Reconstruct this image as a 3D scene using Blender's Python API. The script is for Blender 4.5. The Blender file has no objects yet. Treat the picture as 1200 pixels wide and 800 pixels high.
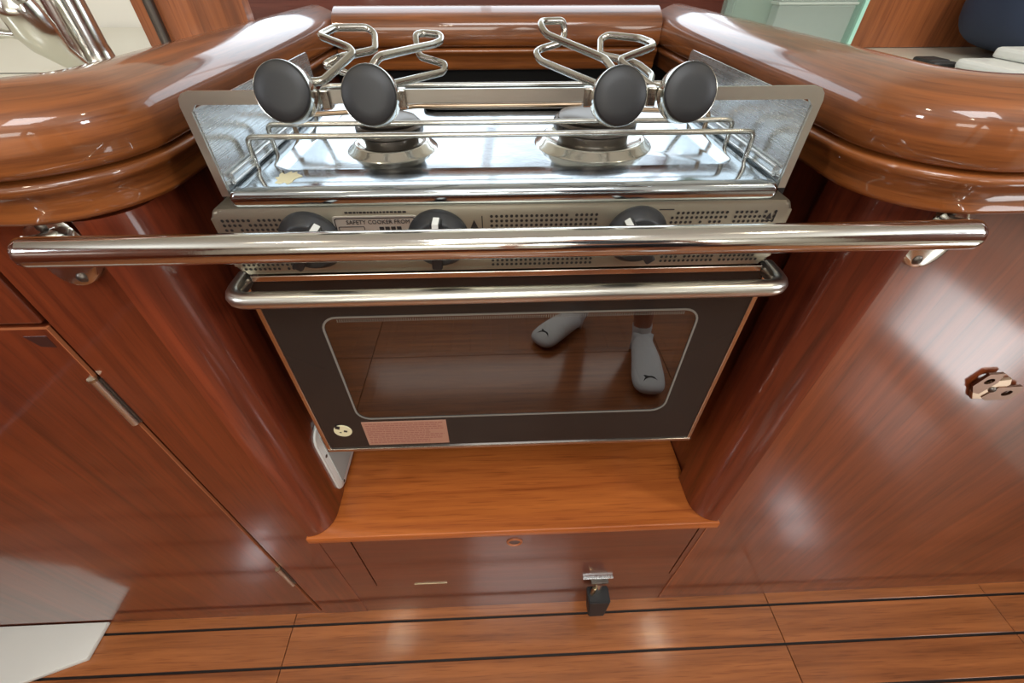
import bpy, bmesh, math, random
from mathutils import Vector, Matrix
random.seed(7)
scene = bpy.context.scene
COL = scene.collection
PI = math.pi
H = 1.05            # camera height above the cabin sole; shapes below are given relative to the camera, floor is z = -1.05

# ------------------------------------------------------------------ camera
cam_d = bpy.data.cameras.new('camera'); cam = bpy.data.objects.new('camera', cam_d); COL.objects.link(cam)
cam_d.sensor_width = 36.0; cam_d.sensor_fit = 'HORIZONTAL'
cam_d.lens = 36.0 * 496.3 / 1200.0
cam_d.clip_start = 0.02; cam_d.clip_end = 50
cam.location = (0, 0, H)
cam.rotation_euler = (math.radians(90 - 42.18), 0, math.radians(-2.23))
scene.camera = cam

# ------------------------------------------------------------------ world + lights
w = bpy.data.worlds.new('sky'); scene.world = w; w.use_nodes = True
wn = w.node_tree.nodes; wl = w.node_tree.links
bg = wn['Background']; bg.inputs['Color'].default_value = (0.80, 0.90, 1.0, 1); bg.inputs['Strength'].default_value = 1.6

def area(name, loc, size, energy, color, rot):
    d = bpy.data.lights.new(name, 'AREA'); d.shape = 'RECTANGLE'
    d.size, d.size_y = size; d.energy = energy; d.color = color
    o = bpy.data.objects.new(name, d); COL.objects.link(o)
    o.location = (loc[0], loc[1], loc[2] + H); o.rotation_euler = rot
    return o
area('light_deck_hatch', (0.10, -0.55, 0.86), (0.62, 0.62), 12, (0.95, 0.98, 1.0), (0, 0, 0))
area('light_left_port', (-1.46, -0.50, 0.50), (0.22, 0.22), 6, (0.88, 0.94, 1.0), (0, math.radians(-90), 0))
area('light_companionway', (1.86, -0.62, 0.57), (0.28, 0.28), 11, (0.90, 0.95, 1.0), (0, math.radians(90), 0))
area('light_low_added', (1.40, -0.33, -0.86), (0.24, 0.36), 1.15, (0.95, 0.98, 1.0), (0, math.radians(90), 0))  # added lamp out of view, makes the bright patch on the right cabinet
area('light_hull_window', (0.08, 0.985, 0.13), (0.96, 0.23), 1.1, (0.80, 0.92, 1.0), (math.radians(-90), 0, 0))
area('light_rear_fill', (0.1, -1.68, 0.38), (2.2, 0.34), 14, (1.0, 0.97, 0.90), (math.radians(90), 0, 0))  # added fill lamp behind the camera, brightens fronts and steel; no window modelled
for i, (x, y) in enumerate(((-0.62, -0.12), (0.85, -0.05), (-0.25, -1.1))):
    area('light_cabin_spot', (x, y, 0.84), (0.07, 0.07), 1.6, (1.0, 0.88, 0.68), (0, 0, 0))

scene.view_settings.view_transform = 'Standard'
scene.view_settings.look = 'None'
scene.view_settings.gamma = 1
scene.view_settings.use_curve_mapping = False
scene.view_settings.exposure = 0.2

# ------------------------------------------------------------------ materials
def s2l(c):
    return tuple(((v/255)/12.92 if v/255 <= 0.04045 else ((v/255+0.055)/1.055)**2.4) for v in c) + (1,)

def base(name, col, rough=0.5, metal=0.0, coat=0.0, crough=0.05, spec=0.5):
    m = bpy.data.materials.new(name); m.use_nodes = True
    b = m.node_tree.nodes['Principled BSDF']
    b.inputs['Base Color'].default_value = s2l(col)
    b.inputs['Roughness'].default_value = rough
    b.inputs['Metallic'].default_value = metal
    b.inputs['Coat Weight'].default_value = coat
    b.inputs['Coat Roughness'].default_value = crough
    b.inputs['Specular IOR Level'].default_value = spec
    return m

def wood(name, dark, light, axis, coat=1.0, crough=0.09, scale=1.0, uv=False, vary=0.5):
    m = base(name, light, 0.42, 0, coat, crough, 0.35)
    nt = m.node_tree; N = nt.nodes; L = nt.links; b = N['Principled BSDF']
    tc = N.new('ShaderNodeTexCoord'); mp = N.new('ShaderNodeMapping')
    L.new(tc.outputs['UV' if uv else 'Object'], mp.inputs['Vector'])
    s = [70*scale]*3; s['xyz'.index(axis)] = 3.2*scale
    mp.inputs['Scale'].default_value = s
    oi = N.new('ShaderNodeObjectInfo'); ad = N.new('ShaderNodeVectorMath'); ad.operation = 'MULTIPLY_ADD'
    L.new(oi.outputs['Random'], ad.inputs[0]); ad.inputs[1].default_value = (37, 11, 23)
    L.new(mp.outputs[0], ad.inputs[2])
    n1 = N.new('ShaderNodeTexNoise'); n1.inputs['Scale'].default_value = 1.0; n1.inputs['Detail'].default_value = 5
    n1.inputs['Roughness'].default_value = 0.6; n1.inputs['Distortion'].default_value = 0.35
    L.new(ad.outputs[0], n1.inputs['Vector'])
    n2 = N.new('ShaderNodeTexNoise'); n2.inputs['Scale'].default_value = 0.14; n2.inputs['Detail'].default_value = 3
    n2.inputs['Distortion'].default_value = 0.8
    L.new(ad.outputs[0], n2.inputs['Vector'])
    n3 = N.new('ShaderNodeTexNoise'); n3.inputs['Scale'].default_value = 4.5; n3.inputs['Detail'].default_value = 2
    L.new(ad.outputs[0], n3.inputs['Vector'])
    mx = N.new('ShaderNodeMix'); mx.inputs[0].default_value = vary
    L.new(n1.outputs[0], mx.inputs[2]); L.new(n2.outputs[0], mx.inputs[3])
    cr = N.new('ShaderNodeValToRGB'); cr.color_ramp.elements[0].position = 0.34; cr.color_ramp.elements[1].position = 0.66
    cr.color_ramp.elements[0].color = s2l(dark); cr.color_ramp.elements[1].color = s2l(light)
    L.new(mx.outputs[0], cr.inputs[0])
    c2 = N.new('ShaderNodeValToRGB'); c2.color_ramp.elements[0].position = 0.30; c2.color_ramp.elements[1].position = 0.45
    c2.color_ramp.elements[0].color = (0.62, 0.55, 0.5, 1); c2.color_ramp.elements[1].color = (1, 1, 1, 1)
    L.new(n3.outputs[0], c2.inputs[0])
    mm = N.new('ShaderNodeMix'); mm.data_type = 'RGBA'; mm.blend_type = 'MULTIPLY'; mm.inputs[0].default_value = 0.7
    L.new(cr.outputs[0], mm.inputs[6]); L.new(c2.outputs[0], mm.inputs[7])
    L.new(mm.outputs[2], b.inputs['Base Color'])
    bp = N.new('ShaderNodeBump'); bp.inputs['Strength'].default_value = 0.06; bp.inputs['Distance'].default_value = 0.002
    L.new(n1.outputs[0], bp.inputs['Height']); L.new(bp.outputs[0], b.inputs['Normal'])
    return m

def steel(name, col=(196, 196, 192), rough=0.18, axis='x', streak=0.12):
    m = base(name, col, rough, 1.0)
    nt = m.node_tree; N = nt.nodes; L = nt.links; b = N['Principled BSDF']
    tc = N.new('ShaderNodeTexCoord'); mp = N.new('ShaderNodeMapping')
    L.new(tc.outputs['Object'], mp.inputs['Vector'])
    s = [900]*3; s['xyz'.index(axis)] = 9
    mp.inputs['Scale'].default_value = s
    n = N.new('ShaderNodeTexNoise'); n.inputs['Scale'].default_value = 1; n.inputs['Detail'].default_value = 3
    L.new(mp.outputs[0], n.inputs['Vector'])
    n2 = N.new('ShaderNodeTexNoise'); n2.inputs['Scale'].default_value = 22; n2.inputs['Detail'].default_value = 6; n2.inputs['Roughness'].default_value = 0.65
    L.new(tc.outputs['Object'], n2.inputs['Vector'])
    ad = N.new('ShaderNodeMath'); ad.operation = 'ADD'; L.new(n.outputs[0], ad.inputs[0]); L.new(n2.outputs[0], ad.inputs[1])
    mr = N.new('ShaderNodeMapRange'); mr.inputs['From Min'].default_value = 0.7; mr.inputs['From Max'].default_value = 1.3
    mr.inputs['To Min'].default_value = max(0.03, rough-streak); mr.inputs['To Max'].default_value = rough+streak
    L.new(ad.outputs[0], mr.inputs[0]); L.new(mr.outputs[0], b.inputs['Roughness'])
    bp = N.new('ShaderNodeBump'); bp.inputs['Strength'].default_value = 0.05; bp.inputs['Distance'].default_value = 0.002
    L.new(n2.outputs[0], bp.inputs['Height']); L.new(bp.outputs[0], b.inputs['Normal'])
    return m

M = {}
M['mah_z'] = wood('mahogany_upright', (78, 31, 14), (122, 53, 24), 'z', vary=0.4, crough=0.08)
M['mah_right'] = wood('mahogany_right_panel', (84, 36, 15), (134, 64, 28), 'z', vary=0.4, crough=0.135)
M['mah_x'] = wood('mahogany_level', (84, 37, 20), (112, 52, 29), 'x', vary=0.4, crough=0.12)
M['mah_red'] = wood('mahogany_red', (78, 30, 16), (124, 53, 28), 'z', vary=0.3, crough=0.10)
M['fiddle'] = wood('mahogany_fiddle', (86, 44, 17), (158, 91, 42), 'x', uv=True, scale=1.4, vary=0.3, crough=0.06)
M['shelf'] = wood('mahogany_shelf', (146, 72, 28), (192, 108, 48), 'x', vary=0.35, crough=0.22, coat=0.6)
M['floor'] = wood('teak_sole', (124, 70, 34), (180, 110, 60), 'x', vary=0.4, crough=0.14)
M['wall_wood'] = wood('bulkhead_wood', (112, 62, 36), (178, 106, 62), 'z', vary=0.4, crough=0.2)
M['wall_dark'] = wood('bulkhead_dark', (86, 42, 34), (120, 62, 50), 'x', vary=0.4, crough=0.2)
M['groove'] = base('black_caulk', (22, 16, 13), 0.6)
M['edge'] = base('worn_edge_wood', (164, 98, 62), 0.4, 0, 0.5, 0.2)
M['cream'] = base('cream_worktop', (226, 224, 208), 0.30, 0, 0.3, 0.2)
M['ceiling'] = base('cream_headliner', (232, 230, 220), 0.6)
M['white'] = base('white_plastic', (224, 226, 220), 0.35)
M['grey'] = base('grey_plastic', (176, 182, 178), 0.5)
M['steel'] = steel('brushed_stainless', rough=0.22)
M['panel'] = base('matte_panel_steel', (168, 162, 144), 0.36, 0.88)
M['strip'] = steel('beige_steel_strip', (212, 212, 204), 0.30, 'x', 0.02)
M['hob'] = steel('hob_stainless', (176, 184, 190), 0.13, 'x', 0.07)
M['plate'] = steel('plate_stainless', (204, 208, 208), 0.26, 'y', 0.12); M['plate'].node_tree.nodes['Principled BSDF'].inputs['Metallic'].default_value = 0.78
M['rail'] = steel('polished_rail', (214, 214, 210), 0.10, 'x', 0.04)
M['wire'] = steel('wire_stainless', (192, 190, 182), 0.2, 'x', 0.06)
M['chrome'] = base('chrome', (212, 212, 204), 0.17, 1.0)
M['brass'] = base('dull_brass', (176, 160, 132), 0.35, 1.0)
M['bronze'] = base('dark_bronze', (112, 84, 66), 0.32, 1.0)
M['rust'] = base('heat_stained_steel', (168, 146, 122), 0.3, 1.0)
M['black'] = base('black_rubber', (34, 34, 35), 0.55)
M['knob'] = base('black_knob', (27, 28, 30), 0.46)
M['dull'] = base('sooty_metal', (104, 98, 92), 0.38, 0.9)
M['enamel'] = base('black_door_glass', (38, 35, 33), 0.16, 0, 0.2, 0.1, 0.3)
M['oven_in'] = base('oven_interior', (58, 42, 36), 0.5)
M['oven_out'] = base('oven_case', (30, 28, 27), 0.6)
M['outline'] = base('window_outline', (120, 117, 110), 0.5)
M['trim'] = steel('copper_toned_trim', (206, 196, 186), 0.16, 'x', 0.05)
M['label'] = base('warning_label', (162, 120, 100), 0.5)
M['label_txt'] = base('label_print', (142, 92, 80), 0.6)
M['print'] = base('black_print', (30, 28, 28), 0.5)
M['plateprint'] = base('panel_plate', (196, 194, 184), 0.35, 0.7)
M['sticker'] = base('cream_sticker', (214, 206, 168), 0.5)
M['navy'] = base('navy_fabric', (42, 54, 78), 0.75)
M['sock'] = base('white_sock', (232, 236, 238), 0.9)
M['skin'] = base('skin', (190, 132, 104), 0.55)
M['shirt'] = base('dark_shirt', (60, 64, 72), 0.9)
M['shorts'] = base('dark_shorts', (44, 46, 54), 0.9)
M['hair'] = base('brown_hair', (52, 36, 26), 0.7)
M['mark'] = base('dark_stain', (52, 22, 16), 0.5, 0, 0.6, 0.2)

def glassy(name, tint, gloss_fac, rough=0.01):
    m = bpy.data.materials.new(name); m.use_nodes = True
    N = m.node_tree.nodes; L = m.node_tree.links; N.clear()
    o = N.new('ShaderNodeOutputMaterial'); mx = N.new('ShaderNodeMixShader')
    t = N.new('ShaderNodeBsdfTransparent'); t.inputs[0].default_value = tint
    g = N.new('ShaderNodeBsdfGlossy'); g.inputs['Roughness'].default_value = rough; g.inputs[0].default_value = (1, 1, 1, 1)
    mx.inputs[0].default_value = gloss_fac
    L.new(t.outputs[0], mx.inputs[1]); L.new(g.outputs[0], mx.inputs[2]); L.new(mx.outputs[0], o.inputs[0])
    return m
M['pane'] = glassy('dark_oven_glass', (0.26, 0.21, 0.19, 1), 0.16)
def frosted(name, col, fac, rough=0.2):
    m = base(name, col, rough); N = m.node_tree.nodes; L = m.node_tree.links
    t = N.new('ShaderNodeBsdfTransparent'); mx = N.new('ShaderNodeMixShader'); mx.inputs[0].default_value = fac
    L.new(t.outputs[0], mx.inputs[1]); L.new(N['Principled BSDF'].outputs[0], mx.inputs[2]); L.new(mx.outputs[0], N['Material Output'].inputs[0]); return m
M['acrylic'] = frosted('green_acrylic', (150, 172, 158), 0.20)
M['green_back'] = base('pale_green_sheet', (148, 166, 152), 0.4)
M['acrylic_edge'] = base('bright_acrylic_edge', (168, 218, 200), 0.25)
M['clear'] = frosted('clear_plastic', (214, 220, 216), 0.50)

# ------------------------------------------------------------------ helpers
ORG = {}
def world_org(o): return ORG.get(o.name, Vector((0, 0, 0)))

def thing(name, label, cat, loc, group=None):
    o = bpy.data.objects.new(name, None); COL.objects.link(o)
    o.empty_display_size = 0.05
    o.location = (loc[0], loc[1], loc[2] + H); ORG[o.name] = Vector(o.location)
    o['label'] = label; o['category'] = cat
    if group: o['group'] = group
    return o

def obj(name, bm, mat, parent=None, smooth=None, label=None, cat=None, group=None, kind=None):
    bmesh.ops.recalc_face_normals(bm, faces=bm.faces)
    xs = [v.co for v in bm.verts]
    lo = Vector([min(c[i] for c in xs) for i in range(3)]); hi = Vector([max(c[i] for c in xs) for i in range(3)])
    c = (lo + hi) / 2
    if parent is None: c.z = lo.z
    for v in bm.verts: v.co -= c
    me = bpy.data.meshes.new(name); bm.to_mesh(me); bm.free()
    mats = mat if isinstance(mat, (list, tuple)) else [mat]
    for k in mats: me.materials.append(M[k])
    if smooth is not None:
        me.polygons.foreach_set('use_smooth', [True]*len(me.polygons))
        try: me.set_sharp_from_angle(angle=math.radians(smooth))
        except Exception: pass
    o = bpy.data.objects.new(name, me); COL.objects.link(o)
    cw = c + Vector((0, 0, H))
    if parent is not None:
        o.parent = parent; o.location = cw - world_org(parent)
    else: o.location = cw
    ORG[o.name] = cw
    if label: o['label'] = label
    if cat: o['category'] = cat
    if group: o['group'] = group
    if kind: o['kind'] = kind
    return o

def box(bm, x0, x1, y0, y1, z0, z1, bev=0.0, seg=2):
    vs = [bm.verts.new((x, y, z)) for x in (x0, x1) for y in (y0, y1) for z in (z0, z1)]
    idx = [(0,1,3,2),(4,6,7,5),(0,4,5,1),(2,3,7,6),(0,2,6,4),(1,5,7,3)]
    fs = [bm.faces.new([vs[i] for i in f]) for f in idx]
    if bev > 0:
        es = set(e for f in fs for e in f.edges)
        bmesh.ops.bevel(bm, geom=list(es), offset=bev, segments=seg, profile=0.5, affect='EDGES')
    return bm
def B(*a, **k): return box(bmesh.new(), *a, **k)

def prism(bm, pts, axis, a, b, bev=0.0):
    def P(u, v, w):
        return {'x': (w, u, v), 'y': (u, w, v), 'z': (u, v, w)}[axis]
    A = [bm.verts.new(P(u, v, a)) for u, v in pts]; Bv = [bm.verts.new(P(u, v, b)) for u, v in pts]
    f1 = bm.faces.new(A); f2 = bm.faces.new(Bv[::-1]); n = len(pts)
    for i in range(n): bm.faces.new([A[i], Bv[i], Bv[(i+1) % n], A[(i+1) % n]])
    if bev > 0:
        bmesh.ops.bevel(bm, geom=list(set(list(f1.edges)+list(f2.edges))), offset=bev, segments=2, profile=0.5, affect='EDGES')
    return bm

def fillet(pts, r, n=5):
    pts = [Vector(p) for p in pts]; out = [pts[0]]
    for i in range(1, len(pts)-1):
        p, a, b = pts[i], pts[i-1]-pts[i], pts[i+1]-pts[i]
        d = min(r, a.length*0.45, b.length*0.45)
        p0 = p + a.normalized()*d; p1 = p + b.normalized()*d
        for k in range(n+1):
            t = k/n; out.append((1-t)**2*p0 + 2*t*(1-t)*p + t*t*p1)
    out.append(pts[-1]); return out

def tube(bm, pts, r, seg=12, fil=0.0, cap=True):
    pts = fillet(pts, fil) if fil > 0 else [Vector(p) for p in pts]
    rings = []; t0 = (pts[1]-pts[0]).normalized()
    up = Vector((0, 0, 1)) if abs(t0.z) < 0.9 else Vector((1, 0, 0))
    n = t0.cross(up).normalized()
    for i, p in enumerate(pts):
        t = (pts[min(i+1, len(pts)-1)] - pts[max(i-1, 0)]).normalized()
        n = (n - t*n.dot(t)).normalized(); bi = t.cross(n)
        rr = r[i] if isinstance(r, (list, tuple)) else r
        rings.append([bm.verts.new(p + (n*math.cos(2*PI*k/seg) + bi*math.sin(2*PI*k/seg))*rr) for k in range(seg)])
    for a, b in zip(rings, rings[1:]):
        for k in range(seg): bm.faces.new([a[k], a[(k+1) % seg], b[(k+1) % seg], b[k]])
    if cap: bm.faces.new(rings[0]); bm.faces.new(rings[-1][::-1])
    return bm
def T(*a, **k): return tube(bmesh.new(), *a, **k)

def lathe(bm, prof, c, axis=(0, 0, 1), seg=32):
    ax = Vector(axis).normalized(); rot = ax.to_track_quat('Z', 'Y').to_matrix(); c = Vector(c)
    rings = []
    for r, h in prof:
        if r < 1e-6: rings.append([bm.verts.new(c + rot @ Vector((0, 0, h)))])
        else: rings.append([bm.verts.new(c + rot @ Vector((r*math.cos(2*PI*k/seg), r*math.sin(2*PI*k/seg), h))) for k in range(seg)])
    for a, b in zip(rings, rings[1:]):
        for k in range(seg):
            if len(a) == 1 and len(b) == 1: continue
            if len(a) == 1: bm.faces.new([a[0], b[(k+1) % seg], b[k]])
            elif len(b) == 1: bm.faces.new([a[k], a[(k+1) % seg], b[0]])
            else: bm.faces.new([a[k], a[(k+1) % seg], b[(k+1) % seg], b[k]])
    return bm
def Lt(*a, **k): return lathe(bmesh.new(), *a, **k)

def rrect(x0, x1, y0, y1, r, n=6):
    out = []
    for cx, cy, a0 in ((x1-r, y1-r, 0), (x0+r, y1-r, 90), (x0+r, y0+r, 180), (x1-r, y0+r, 270)):
        for k in range(n+1):
            a = math.radians(a0 + 90*k/n); out.append((cx + r*math.cos(a), cy + r*math.sin(a)))
    return out

def rings_mesh(bm, rings, fill_last=True, fill_first=False):
    V = [[bm.verts.new(p) for p in r] for r in rings]; n = len(V[0])
    for a, b in zip(V, V[1:]):
        for k in range(n): bm.faces.new([a[k], a[(k+1) % n], b[(k+1) % n], b[k]])
    if fill_last: bm.faces.new(V[-1])
    if fill_first: bm.faces.new(V[0][::-1])
    return bm

def ring_prism(outer, inner, y0, y1):
    """flat frame between two outlines with equal point counts, thick in y"""
    bm = bmesh.new(); n = len(outer)
    r = [[bm.verts.new((u, y, v)) for u, v in pts] for pts, y in ((outer, y0), (inner, y0), (inner, y1), (outer, y1))]
    for a in range(4):
        p, q = r[a], r[(a+1) % 4]
        for k in range(n): bm.faces.new([p[k], p[(k+1) % n], q[(k+1) % n], q[k]])
    return bm

def sweep(path, prof):
    """path: (x, y, nx, ny) with the normal pointing to the worktop side; prof: (offset, z), closed"""
    bm = bmesh.new(); uvl = bm.loops.layers.uv.new('UVMap')
    pl = [0]; 
    for i in range(1, len(prof)+1):
        a, b = prof[i-1], prof[i % len(prof)]; pl.append(pl[-1] + math.hypot(a[0]-b[0], a[1]-b[1]))
    sl = [0]
    for i in range(1, len(path)): sl.append(sl[-1] + math.hypot(path[i][0]-path[i-1][0], path[i][1]-path[i-1][1]))
    R = [[bm.verts.new((x + nx*o, y + ny*o, z)) for o, z in prof] for x, y, nx, ny in path]
    n = len(prof)
    for i in range(len(R)-1):
        for k in range(n):
            f = bm.faces.new([R[i][k], R[i][(k+1) % n], R[i+1][(k+1) % n], R[i+1][k]])
            for l, (u, v) in zip(f.loops, ((sl[i], pl[k]), (sl[i], pl[k+1]), (sl[i+1], pl[k+1]), (sl[i+1], pl[k]))): l[uvl].uv = (u, v)
    for r, s in ((R[0], 1), (R[-1], -1)):
        f = bm.faces.new(r[::s])
        for l in f.loops: l[uvl].uv = (l.vert.co.z, l.vert.co.x + l.vert.co.y)
    return bm

def text_bm(txt, x, y, z, size, align='CENTER', sx=1.0):
    """flat raised lettering facing -y, baseline at z"""
    cu = bpy.data.curves.new('t', 'FONT'); cu.body = txt; cu.size = size; cu.align_x = align; cu.extrude = 0.0002; cu.resolution_u = 2
    t = bpy.data.objects.new('t', cu); COL.objects.link(t)
    dg = bpy.context.evaluated_depsgraph_get(); me = bpy.data.meshes.new_from_object(t.evaluated_get(dg))
    bm = bmesh.new(); bm.from_mesh(me)
    for v in bm.verts: v.co = Vector((x + v.co.x*sx, y - v.co.z, z + v.co.y))
    bpy.data.objects.remove(t); bpy.data.curves.remove(cu); bpy.data.meshes.remove(me)
    return bm

# ================================================================== THE SETTING
FL = -1.05
# floor: boards with planks divided by black caulking
ft = bmesh.new(); box(ft, -1.5, 1.9, -1.7, 0.40, FL-0.03, FL-0.004)
floor = obj('floor', ft, 'groove', kind='structure')
seams_x = [-1.5, -0.4535, 0.574, 1.067, 1.9]
ys = [0.3055, 0.2785]
y = 0.2785
while y > -1.5: y -= (0.0715 if y > -0.05 else 0.36); ys.append(y)
k = 0
for a, b in zip(seams_x, seams_x[1:]):
    for i in range(len(ys)-1):
        y1, y0 = ys[i], ys[i+1]
        top = y1 - ((0.0025 if y1 > -0.1 else 0.0006) if i else 0.0)
        obj('plank', B(a+0.0008, b-0.0008, y0+(0.0025 if y0 > -0.1 else 0.0006), top, FL-0.01, FL, bev=0.0006, seg=1), 'floor', floor)
obj('ceiling', B(-1.5, 1.9, -1.7, 1.05, 0.88, 0.90), 'ceiling', kind='structure')
obj('wall_back', B(-1.5, 1.9, -1.72, -1.70, FL, 0.88), 'cream', kind='structure')
obj('baseboard_back', B(-1.49, 1.89, -1.699, -1.67, FL+0.001, -0.55), 'mah_x', kind='structure')
obj('wall_left', B(-1.52, -1.5, -1.7, 1.05, FL, 0.88), 'mah_z', kind='structure')
obj('wall_right', B(1.9, 1.92, -1.7, 1.05, FL, 0.88), 'mah_z', kind='structure')
obj('added_settee_base', B(1.42, 1.89, -1.69, 0.05, FL+0.001, -0.62), 'cream', kind='structure')  # unseen settee base, added so the low lamp has a face behind it
# hull side behind the galley with its long window opening
fw = bmesh.new()
box(fw, -0.58, 0.60, 1.0, 1.03, -0.75, 0.0)
obj('wall_front', fw, 'wall_dark', kind='structure')
fw = bmesh.new()
box(fw, -1.5, -0.58, 1.0, 1.03, -0.75, 0.88); box(fw, -0.58, -0.43, 1.0, 1.03, 0.0, 0.88); box(fw, -0.43, 0.60, 1.0, 1.03, 0.26, 0.88)
box(fw, 0.60, 1.9, 1.0, 1.03, -0.75, 0.88)
obj('trim_1', fw, 'ceiling', kind='structure')
wf = bmesh.new()
for x in (-0.43, -0.02, 0.36, 0.58): box(wf, x, x+0.02, 0.99, 1.02, 0.0, 0.26)
box(wf, -0.43, 0.60, 0.985, 1.02, 0.0, 0.012); box(wf, -0.43, 0.60, 0.985, 1.02, 0.248, 0.26)
obj('window_1', wf, 'mah_red', kind='structure')

# ================================================================== CABINETS
YP = 0.300
def post(side):
    """upright corner post, plan outline rounded into the recess"""
    s = side; cx = 0.0165
    seam = 0.3165; wall = 0.2800
    pts = [(seam, 0.33), (seam, 0.2905)]
    for k in range(0, 11):
        a = math.radians(90*k/10)
        pts.append((seam-0.001 - (seam-0.001-wall)*math.sin(a), 0.2895 + 0.037*(1-math.cos(a))))
    pts += [(wall, 0.365), (wall+0.012, 0.365)]
    return [(cx + s*u, v) for u, v in pts]

def seamline(bm, x0, x1, z0, z1, y=YP-0.0004): box(bm, x0, x1, y, y+0.003, z0, z1)

# ---- left cabinet
cl = thing('cabinet', 'dark red mahogany cabinet left of the cooker with a hinged door and a drawer', 'cabinet', (-0.85, 0.30, FL))
obj('corner_post', prism(bmesh.new(), post(-1), 'z', -0.652, -0.138), 'mah_red', cl, smooth=40)
obj('stile', B(-0.392, -0.3005, YP, YP+0.018, FL, -0.138), 'mah_z', cl)
obj('carcass', B(-1.45, -0.3005, YP+0.019, 0.99, FL, -0.138), 'mah_z', cl)
dr = obj('drawer', B(-1.44, -0.3975, YP-0.001, YP+0.018, -0.236, -0.138, bev=0.0015), 'mah_z', cl)
dl = obj('door', B(-1.44, -0.3975, YP-0.001, YP+0.018, -1.030, -0.2405, bev=0.0015), 'mah_z', cl)
obj('edge_strip', B(-1.44, -0.3975, YP-0.0016, YP+0.002, -0.2418, -0.2405), 'edge', dl, label='pale worn top edge of the door')
obj('edge_strip', B(-0.3976, -0.3966, YP-0.0016, YP+0.002, -1.03, -0.2405), 'edge', dl, label='pale worn side edge of the door')
obj('kick_board', B(-1.44, -0.392, YP+0.001, YP+0.018, FL, -1.032), 'mah_z', cl)
st = bmesh.new(); prism(st, [(-0.424, -0.250), (-0.404, -0.250), (-0.404, -0.2635), (-0.417, -0.262)], 'y', YP-0.0014, YP)
obj('stain', st, 'mark', dl, label='small dark worn patch')
for z0, z1 in ((-0.375, -0.306), (-0.868, -0.792)):
    hb = bmesh.new(); tube(hb, [(-0.3975, YP-0.003, z0), (-0.3975, YP-0.003, z1)], 0.0036, 12)
    hg = obj('hinge', hb, 'strip', cl, smooth=40)
    lf = bmesh.new(); box(lf, -0.3955, -0.3915, YP-0.0014, YP+0.001, z0, z1)
    obj('hinge_leaf', lf, 'dull', hg)
    tb = bmesh.new(); lathe(tb, [(0, 0.003), (0.0046, 0.003), (0.0046, 0), (0, 0)], (-0.3975, YP-0.003, z1), seg=12)
    obj('pin_cap', tb, 'brass', hg)

# ---- right cabinet
cr_ = thing('cabinet', 'wide plain reddish mahogany cabinet front right of the cooker with a small folding latch', 'cabinet', (0.95, 0.30, FL))
obj('corner_post', prism(bmesh.new(), post(1), 'z', -0.652, -0.138), 'mah_red', cr_, smooth=40)
obj('front_panel', B(0.3345, 1.86, YP, YP+0.018, -1.030, -0.138, bev=0.001), 'mah_right', cr_)
obj('carcass', B(0.3345, 1.87, YP+0.019, 0.99, FL, -0.138), 'mah_z', cr_)
obj('kick_board', B(0.3345, 1.86, YP+0.001, YP+0.018, FL, -1.0315), 'mah_z', cr_)
obj('edge_strip', B(0.3332, 0.3346, YP-0.0012, YP+0.003, -1.03, -0.138), 'edge', cr_, label='pale worn vertical edge')

# folding latch plate with two finger holes, on the right cabinet
lt = thing('folding_latch', 'small dark bronze latch plate with two oval holes on the right cabinet front', 'latch', (0.555, 0.298, -0.378))
def holed(pts, hole_c, hr, y0, y1):
    n = len(pts); inner = []
    cx, cz = hole_c
    for (u, v) in pts:
        a = math.atan2(v-cz, u-cx); inner.append((cx + hr[0]*math.cos(a), cz + hr[1]*math.sin(a)))
    return ring_prism(pts, inner, y0, y1)
def dens(pts, m=4):
    out = []
    for i in range(len(pts)):
        a, b = pts[i], pts[(i+1) % len(pts)]
        for k in range(m): out.append((a[0]+(b[0]-a[0])*k/m, a[1]+(b[1]-a[1])*k/m))
    return out
obj('leaf', holed(dens([(0.523, -0.352), (0.529, -0.334), (0.545, -0.333), (0.548, -0.348), (0.540, -0.366), (0.531, -0.363)]), (0.5365, -0.345), (0.0055, 0.0045), 0.2945, 0.2975), 'bronze', lt)
obj('leaf', holed(dens([(0.548, -0.372), (0.556, -0.356), (0.583, -0.355), (0.588, -0.362), (0.586, -0.377), (0.556, -0.378)]), (0.573, -0.366), (0.006, 0.0045), 0.2945, 0.2975), 'bronze', lt)
cbm = bmesh.new(); prism(cbm, [(0.531, -0.363), (0.548, -0.345), (0.562, -0.343), (0.568, -0.352), (0.556, -0.377), (0.540, -0.376)], 'y', 0.2955, 0.2999, bev=0.0008)
obj('centre_plate', cbm, 'rust', lt)
ps = bmesh.new(); lathe(ps, [(0, 0.0035), (0.003, 0.002), (0.004, 0)], (0.552, 0.2955, -0.360), axis=(0, -1, 0), seg=12)
obj('rivet', ps, 'dull', lt, smooth=40)

# ---- drawer unit below the cooker recess
du = thing('drawer_unit', 'low mahogany drawer front under the open shelf, with a round finger hole', 'drawer unit', (0.0165, 0.30, FL))
obj('stile', B(-0.2995, -0.2505, YP, YP+0.018, -0.905, -0.672), 'mah_x', du)
dp = thing_front = B(-0.2485, 0.3210, YP, YP+0.018, -0.900, -0.672, bev=0.0006)
dd = obj('drawer', dp, 'mah_x', du)
obj('stile', B(0.3230, 0.3330, YP, YP+0.018, -0.905, -0.672), 'mah_x', du)
obj('kick_board', B(-0.3910, 0.3330, YP+0.0012, YP+0.018, FL, -0.902), 'mah_x', du)
obj('carcass', B(-0.2995, 0.333, YP+0.02, 0.85, FL, -0.675), 'mah_x', du)
rb = bmesh.new(); lathe(rb, [(0.0135, 0.0), (0.0135, 0.0015), (0.0115, 0.0028), (0.0095, 0.0015), (0.0088, -0.001)], (0.016, YP, -0.7245), axis=(0, -1, 0), seg=28)
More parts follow.
